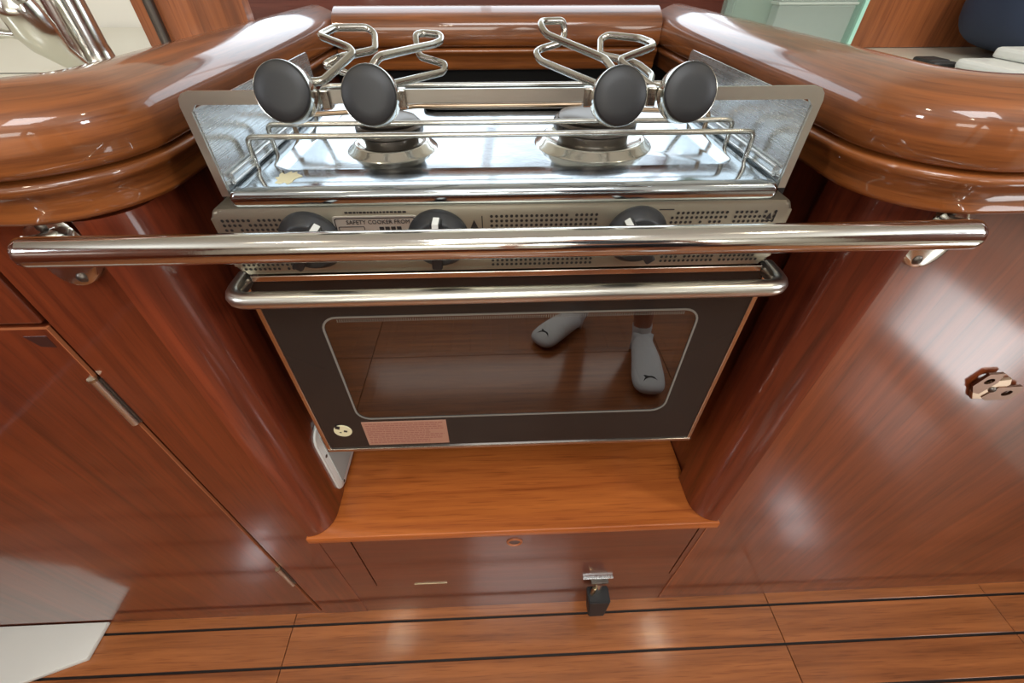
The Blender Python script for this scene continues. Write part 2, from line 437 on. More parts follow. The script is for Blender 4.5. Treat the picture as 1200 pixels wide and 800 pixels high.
rg = obj('finger_ring', rb, 'edge', dd, smooth=50, label='pale rim of the finger hole')
hb = bmesh.new(); lathe(hb, [(0.009, 0.0006), (0, 0.0006)], (0.016, YP, -0.7245), axis=(0, -1, 0), seg=20)
obj('finger_hole', hb, 'mark', dd)
obj('strike_plate', B(-0.177, -0.114, YP-0.0018, YP+0.002, -0.9005, -0.8965, bev=0.0006), 'brass', du, label='thin brass strip at the drawer bottom edge')

# ---- open shelf at the bottom of the recess
sp = [(-0.302, 0.2865), (0.3365, 0.2865), (0.3365, 0.2905), (0.330, 0.300), (0.304, 0.315), (0.2960, 0.330), (0.2960, 0.367), (0.3065, 0.367), (0.3065, 0.84), (-0.2645, 0.84), (-0.2645, 0.330), (-0.271, 0.315), (-0.297, 0.300), (-0.302, 0.2905)]
sh = obj('shelf_board', prism(bmesh.new(), sp, 'z', -0.671, -0.653, bev=0.002), 'shelf', None, smooth=30,
    label='orange-brown wooden shelf board in the recess below the oven', cat='shelf')
# recess lining
nl = bmesh.new(); box(nl, -0.2935, -0.2655, 0.366, 0.86, -0.671, -0.14)
obj('side_panel', nl, 'mah_red', cl)
nl = bmesh.new(); box(nl, 0.3075, 0.3255, 0.366, 0.86, -0.671, -0.14)
obj('side_panel', nl, 'mah_red', cr_)
nl = bmesh.new(); box(nl, -0.29, 0.32, 0.861, 0.875, -0.671, -0.115)
obj('trim_2', nl, 'oven_out', kind='structure')

# vent on the recess wall
vt = thing('vent_cover', 'white plastic cover plate on the recess wall below the oven', 'vent', (-0.272, 0.43, -0.645))
vt_out = rrect(0.352, 0.500, -0.640, -0.49, 0.020); vt_in = rrect(0.366, 0.486, -0.628, -0.504, 0.006)
vb = bmesh.new(); prism(vb, vt_out, 'x', -0.2650, -0.2605, bev=0.0018)
obj('frame', vb, 'white', vt, smooth=40)
vb = bmesh.new(); prism(vb, vt_in, 'x', -0.2605, -0.2592)
obj('insert', vb, 'grey', vt)
for (yy, zz) in ((0.360, -0.545), (0.371, -0.634), (0.480, -0.634)):
    s_ = bmesh.new(); lathe(s_, [(0, 0.0012), (0.0026, 0.0009), (0.0026, 0)], (-0.2605, yy, zz), axis=(1, 0, 0), seg=10)
    obj('screw', s_, 'dull', vt)

# ================================================================== FIDDLES (raised worktop rims)
PROF = [(0.050, -0.137), (0.016, -0.137), (0.0115, -0.1355), (0.0095, -0.132), (0.0098, -0.1265), (0.0085, -0.1205), (0.005, -0.1150),
        (0.0022, -0.1120), (0.0015, -0.1095), (0.0025, -0.1072), (0.0060, -0.1060), (0.0095, -0.1052), (0.0045, -0.1035), (0.0012, -0.1010), (0.0, -0.097), (0.0, -0.088),
        (0.0004, -0.079), (0.0018, -0.0735), (0.0048, -0.0690), (0.0095, -0.0650), (0.016, -0.0615), (0.024, -0.0580), (0.032, -0.0556), (0.040, -0.0545), (0.046, -0.0560), (0.0495, -0.0605), (0.050, -0.067)]
def fpath(xs, s, yf, r, xend):
    """from far out along the front, round the corner, back along the recess"""
    P = []
    for k in range(13): 
        P.append((xend + (xs + s*r - xend)*k/12, yf, 0, 1))
    cx, cy = xs + s*r, yf + r
    for k in range(1, 15):
        a = math.radians(90*k/14)
        P.append((cx - s*r*math.sin(a), cy - r*math.cos(a), s*math.sin(a), math.cos(a)))
    for k in range(1, 11): P.append((xs, cy + (0.862-cy)*k/10, s, 0))
    return P
obj('fiddle_rail', sweep(fpath(-0.241, -1, 0.267, 0.085, -1.45), PROF), 'fiddle', None, smooth=50,
    label='rounded varnished wooden worktop rim curving round the left corner of the cooker recess', cat='rail')
obj('fiddle_rail', sweep(fpath(0.263, 1, 0.260, 0.078, 1.85), PROF), 'fiddle', None, smooth=50,
    label='rounded varnished wooden worktop rim curving round the right corner of the cooker recess', cat='rail')
obj('fiddle_rail', sweep([(x, 0.80, 0, 1) for x in (-0.2405, -0.1, 0.05, 0.2, 0.2625)], PROF), 'fiddle', None, smooth=50,
    label='straight varnished wooden rim across the back of the cooker recess', cat='rail')
# worktops
wt = thing('worktop', 'cream worktop left of the cooker carrying the chrome tap', 'worktop', (-0.85, 0.65, -0.113))
obj('slab', B(-1.45, -0.2925, 0.3185, 0.99, -0.1372, -0.095, bev=0.001), 'cream', wt)
obj('lid_joint', B(-1.2, -0.462, 0.566, 0.5685, -0.0955, -0.0946), 'groove', wt, label='dark line of the sink lid edge')
wt2 = thing('worktop', 'white worktop right of the cooker under the green holder and navy bag', 'worktop', (1.0, 0.65, -0.113))
obj('slab', B(0.3140, 1.86, 0.3115, 0.99, -0.1372, -0.098, bev=0.001), 'cream', wt2)
# upstand boards behind the worktops
ub = thing('upright_board', 'orange-brown upright wooden board with a grey metal channel behind the left worktop', 'board', (-0.36, 0.67, -0.095))
obj('board', B(-0.428, -0.298, 0.66, 0.68, -0.0945, 0.10, bev=0.001), 'wall_wood', ub)
obj('channel', T([(-0.405, 0.657, -0.094), (-0.405, 0.657, 0.10)], 0.0058, 12), 'dull', ub, smooth=40, label='grey metal channel')
obj('locker_front', B(0.40, 1.85, 0.725, 0.745, -0.0975, 0.10, bev=0.001), 'wall_wood', None,
    label='reddish wooden locker front behind the right worktop', cat='panel')

# ================================================================== GRAB RAIL
gr = thing('grab_rail', 'polished stainless steel safety bar across the front of the cooker', 'rail', (0.01, 0.25, -0.15))
XL, XR, YR, ZR, RR = -0.306, 0.328, 0.252, -0.1405, 0.0100
obj('bar', T([(XL+0.006, YR, ZR), (XR-0.006, YR, ZR)], RR, 32), 'rail', gr, smooth=40)
for s, x in ((-1, XL), (1, XR)):
    e = bmesh.new(); lathe(e, [(RR, 0), (RR, 0.003), (RR*0.85, 0.0052), (RR*0.5, 0.0063), (0, 0.0066)], (x - s*0.006, YR, ZR), axis=(s, 0, 0), seg=32)
    obj('end_cap', e, 'rail', gr, smooth=50)
for x in (-0.326, 0.348):
    sgn = -1 if x < 0 else 1
    b = bmesh.new(); prism(b, [(x + 0.0225*math.cos(a) - sgn*0.005*math.sin(a), -0.1640 + 0.0305*math.sin(a)) for a in [2*PI*k/28 for k in range(28)]], 'y', 0.2925, 0.3000, bev=0.003)
    br = obj('bracket', b, 'chrome', gr, smooth=40)
    a = bmesh.new(); tube(a, [(x, 0.297, -0.156), (x-sgn*0.010, 0.278, -0.149), (x-sgn*0.022, YR+0.004, ZR)], [0.010, 0.0075, 0.0085], 16)
    obj('bracket_arm', a, 'rail', br, smooth=50)
    for zz in (-0.143, -0.186):
        s_ = bmesh.new(); lathe(s_, [(0, 0.0022), (0.003, 0.0016), (0.0042, 0)], (x, 0.2925, zz), axis=(0, -1, 0), seg=14)
        obj('screw', s_, 'dull', br, smooth=50)

# ================================================================== COOKER
ck = thing('cooker', 'stainless steel two-burner boat cooker with black glass oven door', 'cooker', (0.0115, 0.48, -0.50))
OX0, OX1, OZ0, OZ1 = -0.2275, 0.2505, -0.4785, -0.2085
DY = 0.325
# oven case: open box
ob = bmesh.new()
t = 0.006
box(ob, OX0+0.004, OX0+t+0.004, 0.346, 0.70, OZ0+0.004, -0.14); box(ob, OX1-t-0.004, OX1-0.004, 0.346, 0.70, OZ0+0.004, -0.14)
box(ob, OX0+0.010, OX1-0.010, 0.346, 0.70, OZ0+0.004, OZ0+0.010); box(ob, OX0+0.010, OX1-0.010, 0.694, 0.70, OZ0+0.010, -0.14)
box(ob, OX0+0.010, OX1-0.010, 0.346, 0.694, -0.207, -0.201)
obj('oven_case', ob, 'oven_out', ck)
ob = bmesh.new()
box(ob, OX0+0.045, OX0+0.047, 0.348, 0.66, -0.46, -0.23); box(ob, OX1-0.047, OX1-0.045, 0.348, 0.66, -0.46, -0.23)
box(ob, OX0+0.045, OX1-0.045, 0.348, 0.66, -0.462, -0.46); box(ob, OX0+0.045, OX1-0.045, 0.658, 0.66, -0.46, -0.23)
box(ob, OX0+0.045, OX1-0.045, 0.348, 0.66, -0.23, -0.228)
obj('oven_liner', ob, 'oven_in', ck)
rk = bmesh.new()
tube(rk, [(OX0+0.05, 0.352, -0.335), (OX1-0.05, 0.352, -0.335)], 0.0016, 6); tube(rk, [(OX0+0.05, 0.62, -0.335), (OX1-0.05, 0.62, -0.335)], 0.0018, 6)
for k in range(17):
    x = OX0+0.058 + k*(OX1-OX0-0.116)/16; tube(rk, [(x, 0.352, -0.335), (x, 0.62, -0.335)], 0.0012, 5)
obj('oven_rack', rk, 'steel', ck, smooth=50)

# door: black glass frame, see-through dark pane, pale outline, trims
W0, W1, WZ0, WZ1 = -0.1735, 0.2000, -0.4155, -0.2575
inner = rrect(W0, W1, WZ0, WZ1, 0.016)
def outer_pts(inr, x0, x1, z0, z1):
    out = []
    cx, cz = (x0+x1)/2, (z0+z1)/2; icx, icz = (W0+W1)/2, (WZ0+WZ1)/2
    n = len(inr)//4
    cor = [(x1, z1), (x0, z1), (x0, z0), (x1, z0)]
    for q in range(4):
        for k in range(n):
            u, v = inr[q*n + k]; cxx, czz = cor[q]
            if k == n//2: out.append((cxx, czz))
            elif (k < n//2) == (q % 2 == 0): out.append((cxx, max(min(v, z1), z0)))
            else: out.append((max(min(u, x1), x0), czz))
    return out
dfr = ring_prism(outer_pts(inner, OX0+0.003, OX1-0.003, OZ0+0.003, OZ1-0.001), inner, DY, DY+0.018)
door = obj('door', dfr, 'enamel', ck)
pb = bmesh.new(); prism(pb, inner, 'y', DY+0.0003, DY+0.0040)
obj('window_pane', pb, 'pane', door)
obj('window_outline', ring_prism(rrect(W0-0.001, W1+0.001, WZ0-0.001, WZ1+0.001, 0.017), rrect(W0+0.0010, W1-0.0010, WZ0+0.0010, WZ1-0.0010, 0.0150), DY-0.0006, DY+0.0002), 'outline', door)
dots = bmesh.new()
for k in range(150):
    x = W0+0.016 + k*(W1-W0-0.032)/149
    for zz in (WZ1-0.0035, WZ1-0.0055): box(dots, x-0.0004, x+0.0004, DY-0.0003, DY+0.0004, zz-0.0004, zz+0.0004)
obj('dotted_print', dots, 'outline', door, kind='stuff')
for nm, a in (('side_trim', (OX0-0.001, OX0+0.004, DY-0.0015, DY+0.0185, OZ0+0.002, OZ1)), ('side_trim', (OX1-0.004, OX1+0.001, DY-0.0015, DY+0.0185, OZ0+0.002, OZ1)),
              ('bottom_trim', (OX0-0.001, OX1+0.001, DY-0.0020, DY+0.0185, OZ0-0.002, OZ0+0.003)), ('top_trim', (OX0+0.010, OX1-0.010, DY-0.0030, DY+0.0185, OZ1-0.0045, OZ1+0.0015))):
    obj(nm, B(*a, bev=0.0008), 'trim', door)
hd = bmesh.new()
tube(hd, [(OX0+0.002, DY+0.004, OZ1-0.004), (OX0+0.002, 0.295, -0.2135), (OX1-0.002, 0.295, -0.2125), (OX1-0.002, DY+0.004, OZ1-0.004)], 0.0074, 20, fil=0.016)
hn = obj('handle', hd, 'strip', ck, smooth=50)
# warning label and round sticker
lab = obj('warning_label', B(-0.1725, -0.0690, DY-0.0009, DY+0.0005, -0.4690, -0.4215, bev=0.0003), 'label', door, label='copper coloured label covered in small print')
lines = bmesh.new(); random.seed(3)
for r in range(11):
    z = -0.4252 - r*0.00385; x = -0.1690
    xe = -0.0735 if r in (0, 2, 3, 6) else -0.088 + random.uniform(-0.01, 0.012)
    while x < xe:
        wd = random.uniform(0.002, 0.0075); box(lines, x, min(x+wd, xe), DY-0.0011, DY-0.0008, z-0.0008, z+0.0008); x += wd + 0.0011
obj('small_print', lines, 'label_txt', lab, kind='stuff')
sk = bmesh.new(); lathe(sk, [(0, 0.001), (0.0108, 0.001), (0.0112, 0.0)], (-0.1985, DY, -0.4375), axis=(0, -1, 0), seg=26)
sko = obj('round_sticker', sk, 'sticker', door, label='round cream sticker with worn dark notches')
nk = bmesh.new()
prism(nk, [(-0.2055, -0.4265), (-0.1995, -0.4275), (-0.2015, -0.4335), (-0.2065, -0.4315)], 'y', DY-0.0014, DY-0.0009)
prism(nk, [(-0.1965, -0.4355), (-0.1925, -0.4365), (-0.1935, -0.4395), (-0.1975, -0.4385)], 'y', DY-0.0014, DY-0.0009)
prism(nk, [(-0.2035, -0.4395), (-0.2005, -0.4385), (-0.2005, -0.4405)], 'y', DY-0.0014, DY-0.0009)
obj('worn_notch', nk, 'print', sko)
hx = bmesh.new(); lathe(hx, [(0.0075, 0), (0.0075, 0.012), (0, 0.012)], (0.105, 0.36, -0.4925), axis=(0, 0, 1), seg=12)
obj('foot_stud', hx, 'oven_out', ck)

# control panel
PX0, PX1, PZ0, PZ1, PY = -0.2215, 0.2385, -0.2010, -0.1425, 0.316
pnl = obj('control_panel', prism(bmesh.new(), rrect(PX0, PX1, PZ0, PZ1, 0.008, 5), 'y', PY, 0.345, bev=0.0035), 'panel', ck, smooth=50)
pf = bmesh.new(); rng = random.Random(5)
def holes(x0, x1, rows, dx=0.0040, skip=0.0):
    for z in rows:
        n = int((x1-x0)/dx)
        for k in range(n+1):
            if rng.random() < skip: continue
            x = x0 + k*dx
            lathe(pf, [(0, 0.0003), (0.00135, 0.0003)], (x, PY, z), axis=(0, -1, 0), seg=6)
rows = [-0.1520 - 0.0040*k for k in range(12)]
holes(-0.2135, -0.166, rows, skip=0.10); holes(-0.004, 0.080, rows, skip=0.02); holes(0.142, 0.188, rows, skip=0.06); holes(0.194, 0.228, rows, skip=0.08)
obj('perforation', pf, 'print', pnl, kind='stuff')
pr = bmesh.new()
box(pr, 0.130, 0.142, PY-0.0004, PY+0.0001, -0.1492, -0.1484); box(pr, 0.120, 0.127, PY-0.0004, PY+0.0001, -0.1488, -0.1482)
for (x, z, s) in ((-0.018, -0.158, 0.0065), (0.222, -0.1555, 0.0045)):
    box(pr, x-s, x+s, PY-0.0005, PY+0.0001, z-s-0.0004, z-s+0.0004); box(pr, x+s-0.0004, x+s+0.0004, PY-0.0005, PY+0.0001, z-s, z+s)
    prism(pr, [(x-s*0.5, z-s*0.6), (x+s*0.5, z-s*0.6), (x, z+s*0.5)], 'y', PY-0.0006, PY+0.0001)
x = -0.118
while x < -0.072:
    wd = rng.uniform(0.0012, 0.003); box(pr, x, x+wd, PY-0.0005, PY+0.0001, -0.1476, -0.1462); x += wd+0.0008
obj('symbols', pr, 'print', pnl, kind='stuff')
lp = obj('label_plate', prism(bmesh.new(), rrect(-0.129, -0.0625, -0.1865, -0.1495, 0.003, 4), 'y', PY-0.0009, PY, bev=0.0003), 'plateprint', ck, label='small printed maker plate reading SAFETY COOKER FROM')
obj('border', ring_prism(rrect(-0.1275, -0.0640, -0.1850, -0.1510, 0.0022, 4), rrect(-0.1268, -0.0647, -0.1843, -0.1517, 0.0018, 4), PY-0.0012, PY-0.0008), 'print', lp)
obj('lettering', text_bm('SAFETY COOKER FROM', -0.0935, PY-0.0011, -0.1562, 0.0048, sx=0.98), 'print', lp)
bx = ring_prism(rrect(-0.1255, -0.105, -0.1622, -0.1582, 0.0008, 2), rrect(-0.125, -0.1055, -0.1617, -0.1587, 0.0005, 2), PY-0.0012, PY-0.0008)
for k in range(4): box(bx, -0.0935+k*0.0046, -0.0935+k*0.0046+0.0036, PY-0.0012, PY-0.0008, -0.1622, -0.1588)
for r in range(4):
    x = -0.124
    while x < -0.070:
        wd = rng.uniform(0.002, 0.005); box(bx, x, x+wd, PY-0.0012, PY-0.0008, -0.1670-r*0.0048, -0.1655-r*0.0048); x += wd+0.001
obj('print', bx, 'print', lp)
# knobs
for x, ang in ((-0.150, 35), (-0.0475, 4), (0.1150, -35)):
    kb = bmesh.new(); lathe(kb, [(0.0250, 0), (0.0250, 0.002), (0.0235, 0.004), (0.0195, 0.011), (0.0175, 0.0125), (0, 0.0125)], (x, PY-0.0002, -0.1700), axis=(0, -1, 0), seg=36)
    kn = obj('knob', kb, 'knob', ck, smooth=40)
    g = bmesh.new(); box(g, -0.0042, 0.0042, -0.0235, -0.0115, -0.0165, 0.0235, bev=0.0015)
    rm = Matrix.Rotation(math.radians(ang), 4, 'Y')
    for v in g.verts: v.co = rm @ v.co + Vector((x, PY, -0.1700))
    obj('grip', g, 'knob', kn, smooth=40)
    p_ = bmesh.new(); box(p_, -0.0024, 0.0024, -0.0242, -0.0125, 0.0100, 0.0240, bev=0.0003)
    for v in p_.verts: v.co = rm @ v.co + Vector((x, PY, -0.1700))
    obj('pointer', p_, 'white', kn)

# hob top
HX0, HX1, HY0, HY1, HZ = -0.2025, 0.2225, 0.3175, 0.635, -0.130
def rr3(x0, x1, y0, y1, r, z): return [(u, v, z) for u, v in rrect(x0, x1, y0, y1, r, 6)]
hb = bmesh.new()
rings_mesh(hb, [rr3(HX0+0.001, HX1-0.001, HY0+0.001, HY1-0.001, 0.004, -0.1420), rr3(HX0, HX1, HY0, HY1, 0.004, -0.1400), rr3(HX0, HX1, HY0, HY1, 0.004, -0.1350),
    rr3(HX0+0.001, HX1-0.001, HY0+0.001, HY1-0.001, 0.005, -0.1318), rr3(HX0+0.0035, HX1-0.0035, HY0+0.0035, HY1-0.0035, 0.006, HZ-0.0002),
    rr3(HX0+0.010, HX1-0.010, HY0+0.010, HY1-0.010, 0.008, HZ),
    rr3(-0.187, 0.207, 0.361, 0.602, 0.016, HZ), rr3(-0.185, 0.205, 0.363, 0.600, 0.015, HZ-0.0008),
    rr3(-0.180, 0.200, 0.368, 0.595, 0.013, HZ-0.0048), rr3(-0.176, 0.196, 0.372, 0.591, 0.012, HZ-0.0056)], True, True)
hob = obj('hob_top', hb, 'hob', ck, smooth=50)
rs = bmesh.new(); rr_ = random.Random(11)
prism(rs, [(-0.166 + 0.011*rr_.uniform(0.55, 1.1)*math.cos(a), 0.3445 + 0.0135*rr_.uniform(0.55, 1.1)*math.sin(a)) for a in [2*PI*k/22 for k in range(22)]], 'z', HZ-0.0001, HZ+0.0003)
obj('residue', rs, 'sticker', ck, label='pale dried spill on the left front of the hob')
# raised plate and vent slot at the back of the hob
vbm = bmesh.new(); prism(vbm, rrect(-0.085, 0.095, 0.560, 0.612, 0.014), 'z', HZ-0.004, HZ+0.004, bev=0.002)
obj('vent_plate', vbm, 'dull', ck, smooth=40)
# burners
for (bx_, by_, R0, R1, n) in ((-0.0975, 0.432, 0.0385, 0.0310, 34), (0.0965, 0.440, 0.0530, 0.0395, 42)):
    z = HZ-0.0056
    b = bmesh.new(); lathe(b, [(R0+0.004, 0), (R0+0.003, 0.0012), (R0, 0.0025), (R0-0.0025, 0.0058), (R0-0.0050, 0.0072), (R0-0.0075, 0.0064), (R0-0.009, 0.0040), (R1-0.006, 0.0030), (0, 0.0030)], (bx_, by_, z), seg=48)
    bo = obj('burner', b, 'chrome', ck, smooth=60)
    c = bmesh.new(); lathe(c, [(R1-0.006, 0.003), (R1-0.006, 0.012), (R1-0.0015, 0.0135), (R1, 0.0150), (R1, 0.0205), (R1-0.002, 0.0225), (0, 0.0225)], (bx_, by_, z), seg=48)
    obj('burner_ring', c, 'dull', bo, smooth=40)
    c = bmesh.new(); lathe(c, [(R1-0.005, 0.0225), (R1-0.004, 0.0245), (R1-0.006, 0.0265), (R1*0.5, 0.0278), (0, 0.0280)], (bx_, by_, z), seg=40)
    obj('burner_cap', c, 'dull', bo, smooth=50)
    c = bmesh.new()
    for k in range(n):
        a = 2*PI*k/n; lathe(c, [(0, 0.0004), (0.0009, 0.0004)], (bx_+R1*math.cos(a), by_+R1*math.sin(a), z+0.0192), axis=(math.cos(a), math.sin(a), 0), seg=6)
    obj('flame_ports', c, 'print', bo, kind='stuff')
# surrounding plates: side plates, front strip with flanges
SX0, SX1 = -0.2035, 0.2240
for x, s in ((SX0, -1), (SX1, 1)):
    pts = [(0.3265, -0.1345), (0.3265, -0.0765), (0.562, -0.0765), (0.566, -0.0800), (0.566, -0.1345)]
    sp_ = obj('side_plate', prism(bmesh.new(), pts, 'x', x, x+s*0.0016), 'plate', ck)
    tr = bmesh.new(); 
    for zz in (-0.1285, -0.1225): tube(tr, [(x-s*0.0022, 0.332, zz), (x-s*0.0022, 0.56, zz)], 0.0016, 8)
    box(tr, min(x-s*0.003, x), max(x-s*0.003, x), 0.334, 0.558, -0.1285, -0.1225)
    obj('slide_track', tr, 'plate', sp_, smooth=50)
fr = bmesh.new()
o_ = [(SX0-0.0065, -0.1360), (SX0-0.0065, -0.0740)] + [(SX0-0.0065+0.009*(1-math.cos(math.radians(a))), -0.0740+0.009*math.sin(math.radians(a))) for a in (30, 60, 90)]
o_ += [(SX1+0.0065-0.009*(1-math.cos(math.radians(a))), -0.0740+0.009*math.sin(math.radians(a))) for a in (90, 60, 30)] + [(SX1+0.0065, -0.0740), (SX1+0.0065, -0.1360)]
i_ = [(SX1+0.0005, -0.1360), (SX1+0.0005, -0.0775), (SX1-0.004, -0.0732), (SX0+0.004, -0.0732), (SX0-0.0005, -0.0775), (SX0-0.0005, -0.1360)]
prism(fr, o_ + i_, 'y', 0.3240, 0.3262)
obj('front_strip', fr, 'strip', ck)
# wire fiddles over the burners
ZT = -0.1065
wr = [[(-0.1995, 0.370, -0.130), (-0.1985, 0.369, ZT), (0.2155, 0.369, ZT), (0.2165, 0.370, -0.130)],
      [(-0.1965, 0.405, -0.130), (-0.1955, 0.403, ZT), (0.2125, 0.403, ZT), (0.2135, 0.405, -0.130)],
      [(-0.1945, 0.455, -0.130), (-0.1945, 0.453, -0.112), (-0.125, 0.453, -0.109), (-0.098, 0.455, -0.1085), (-0.080, 0.468, -0.1085), (0.092, 0.468, -0.1085), (0.112, 0.455, -0.1085), (0.14, 0.453, -0.110), (0.2125, 0.453, -0.112), (0.2125, 0.455, -0.130)],
      [(-0.190, 0.500, -0.130), (-0.1745, 0.500, -0.0985), (-0.165, 0.500, -0.0965), (0.190, 0.500, -0.0965), (0.2125, 0.500, -0.130)]]
for i, p in enumerate(wr):
    wo = obj('wire_rail', T(p, 0.0022, 10, fil=0.006), 'rust' if i == 2 else 'wire', ck, smooth=50)

# ================================================================== POT CLAMPS
ZN = Vector((0, -0.95, 0.31)).normalized()
def clamp(label, c, wires, clipx, gx):
    t_ = thing('pot_clamp', label, 'clamp', (c[0], c[1]+0.015, c[2]-0.018), 'four pot clamps on the front strip of the hob')
    c = Vector(c); R = 0.0178
    k = bmesh.new(); lathe(k, [(0.004, -0.0150), (R*0.90, -0.0145), (R*0.98, -0.0130), (R, -0.0115), (R, -0.0008), (R*0.985, 0.0002), (R*0.96, 0.0)], c, axis=ZN, seg=44)
    kb = obj('knob', k, 'chrome', t_, smooth=50)
    k = bmesh.new(); lathe(k, [(R*0.965, -0.001), (R*0.955, 0.0008), (R*0.90, 0.0016), (R*0.5, 0.0024), (0, 0.0027)], c, axis=ZN, seg=44)
    obj('knob_face', k, 'knob', kb, smooth=60, label='black domed face of the knob')
    sb = c - ZN*0.014
    obj('stem', T([tuple(c - ZN*0.014), (gx, 0.333, -0.072)], 0.0036, 12), 'wire', t_, smooth=50)
    obj('clip', B(clipx-0.0032, clipx+0.0032, 0.3215, 0.3290, -0.0765, -0.0645, bev=0.001), 'wire', t_)
    for w_ in wires:
        obj('wire_jaw', T(w_, 0.0026, 12, fil=0.005), 'wire', t_, smooth=50)
A = [(-0.122, 0.330, -0.0615), (-0.115, 0.335, -0.0620), (-0.100, 0.370, -0.051), (-0.104, 0.376, -0.0485), (-0.131, 0.400, -0.0440), (-0.127, 0.430, -0.0420), (-0.103, 0.440, -0.0430), (-0.097, 0.436, -0.0470), (-0.094, 0.415, -0.0550), (-0.108, 0.400, -0.0560), (-0.114, 0.385, -0.0555), (-0.125, 0.374, -0.0590), (-0.109, 0.385, -0.067), (-0.09, 0.36, -0.072)]
Bw = [(-0.085, 0.328, -0.060), (-0.076, 0.340, -0.049), (-0.046, 0.410, -0.051), (-0.041, 0.420, -0.050), (-0.042, 0.430, -0.047), (-0.058, 0.440, -0.047), (-0.063, 0.430, -0.047), (-0.061, 0.420, -0.053), (-0.059, 0.410, -0.059), (-0.037, 0.397, -0.0625), (-0.039, 0.390, -0.0665), (-0.072, 0.340, -0.0655), (-0.082, 0.33, -0.070)]
Cw = [(0.074, 0.335, -0.066), (0.038, 0.400, -0.061), (0.035, 0.411, -0.057), (0.040, 0.420, -0.056), (0.058, 0.430, -0.053), (0.062, 0.440, -0.048), (0.060, 0.440, -0.039), (0.041, 0.430, -0.0385), (0.039, 0.420, -0.040), (0.043, 0.410, -0.045), (0.081, 0.360, -0.054), (0.087, 0.328, -0.062)]
Dw = [(0.121, 0.325, -0.0665), (0.111, 0.335, -0.067), (0.091, 0.360, -0.055), (0.124, 0.390, -0.051), (0.126, 0.400, -0.050), (0.121, 0.420, -0.049), (0.099, 0.440, -0.049), (0.093, 0.440, -0.052), (0.090, 0.420, -0.060)]
D2 = [(0.090, 0.420, -0.060), (0.111, 0.410, -0.063), (0.117, 0.400, -0.0635), (0.124, 0.380, -0.068), (0.114, 0.350, -0.072)]
clamp('leftmost pot clamp with black round knob and a bent wire jaw reaching back', (-0.1325, 0.308, -0.0625), [A], -0.112, -0.122)
clamp('second pot clamp from the left, its wire jaw pointing back to the right', (-0.079, 0.308, -0.0650), [Bw], -0.0615, -0.079)
clamp('third pot clamp from the left, its tall wire jaw pointing back to the left', (0.0825, 0.308, -0.0668), [Cw], 0.0645, 0.083)
clamp('rightmost pot clamp with black round knob beside the right side plate', (0.1280, 0.308, -0.0650), [Dw, D2], 0.108, 0.126)

# ================================================================== DOOR STOPPER below the drawer
ds = thing('door_stopper', 'black rubber stopper on a metal stem fixed to the kick board', 'stopper', (0.182, 0.270, -1.04))
obj('plate', B(0.1505, 0.2095, 0.2945, 0.3000, -0.9010, -0.8965, bev=0.0008), 'plate', ds)
obj('plate', B(0.166, 0.200, 0.2880, 0.2994, -0.9075, -0.9015, bev=0.0008), 'dull', ds)
obj('stem', T([(0.1815, 0.290, -0.903), (0.1805, 0.280, -0.945)], 0.0072, 14), 'chrome', ds, smooth=50)
obj('lever', T([(0.172, 0.283, -0.912), (0.167, 0.277, -0.940)], 0.0040, 10), 'brass', ds, smooth=50)
rb_ = bmesh.new(); T0 = [(0.1600, 0.262, -0.930), (0.2030, 0.262, -0.930), (0.2030, 0.293, -0.930), (0.1600, 0.293, -0.930)]; T1 = [(0.1660, 0.258, -1.000), (0.1990, 0.258, -1.000), (0.1990, 0.283, -1.000), (0.1660, 0.283, -1.000)]
rings_mesh(rb_, [T0, T1], True, True); bmesh.ops.bevel(rb_, geom=list(rb_.edges), offset=0.0022, segments=2, affect='EDGES')
obj('rubber_block', rb_, 'black', ds, smooth=40)

# ================================================================== WHITE BOARD on the floor, lower left
wb = bmesh.new(); prism(wb, [(-1.35, 0.2985), (-0.842, 0.2985), (-0.842, 0.234), (-0.985, 0.186), (-1.35, 0.13)], 'z', FL+0.0006, FL+0.012, bev=0.003)
obj('white_board', wb, 'white', None, smooth=40, label='white plastic board with an angled end lying on the floor against the left cabinet', cat='board')

# ================================================================== TAP
tp = thing('tap', 'chrome sink tap standing on the cream worktop at the top left', 'tap', (-0.430, 0.560, -0.095))
c = bmesh.new(); lathe(c, [(0.024, 0), (0.024, 0.004), (0.0195, 0.008), (0.0185, 0.022), (0.0178, 0.026), (0.0178, 0.115), (0.0150, 0.122), (0, 0.124)], (-0.432, 0.565, -0.095), seg=36)
obj('column', c, 'chrome', tp, smooth=50)
obj('sprayer', T([(-0.420, 0.532, -0.0885), (-0.421, 0.522, -0.0780), (-0.423, 0.514, -0.0690), (-0.424, 0.508, -0.0600), (-0.425, 0.504, -0.0500), (-0.426, 0.502, -0.0360), (-0.427, 0.500, -0.0300), (-0.427, 0.500, -0.0280), (-0.427, 0.500, 0.0100)], [0.0070, 0.0090, 0.0110, 0.0150, 0.0175, 0.0165, 0.0165, 0.0120, 0.0120], 24), 'chrome', tp, smooth=60)
obj('lever', T([(-0.434, 0.500, -0.0530), (-0.446, 0.499, -0.0525), (-0.456, 0.498, -0.0515), (-0.461, 0.498, -0.0510)], [0.0060, 0.0030, 0.0044, 0.0028], 12), 'chrome', tp, smooth=60)
obj('spray_cap', T([(-0.432, 0.530, -0.0905), (-0.414, 0.532, -0.0900)], 0.0070, 16), 'chrome', tp, smooth=60)

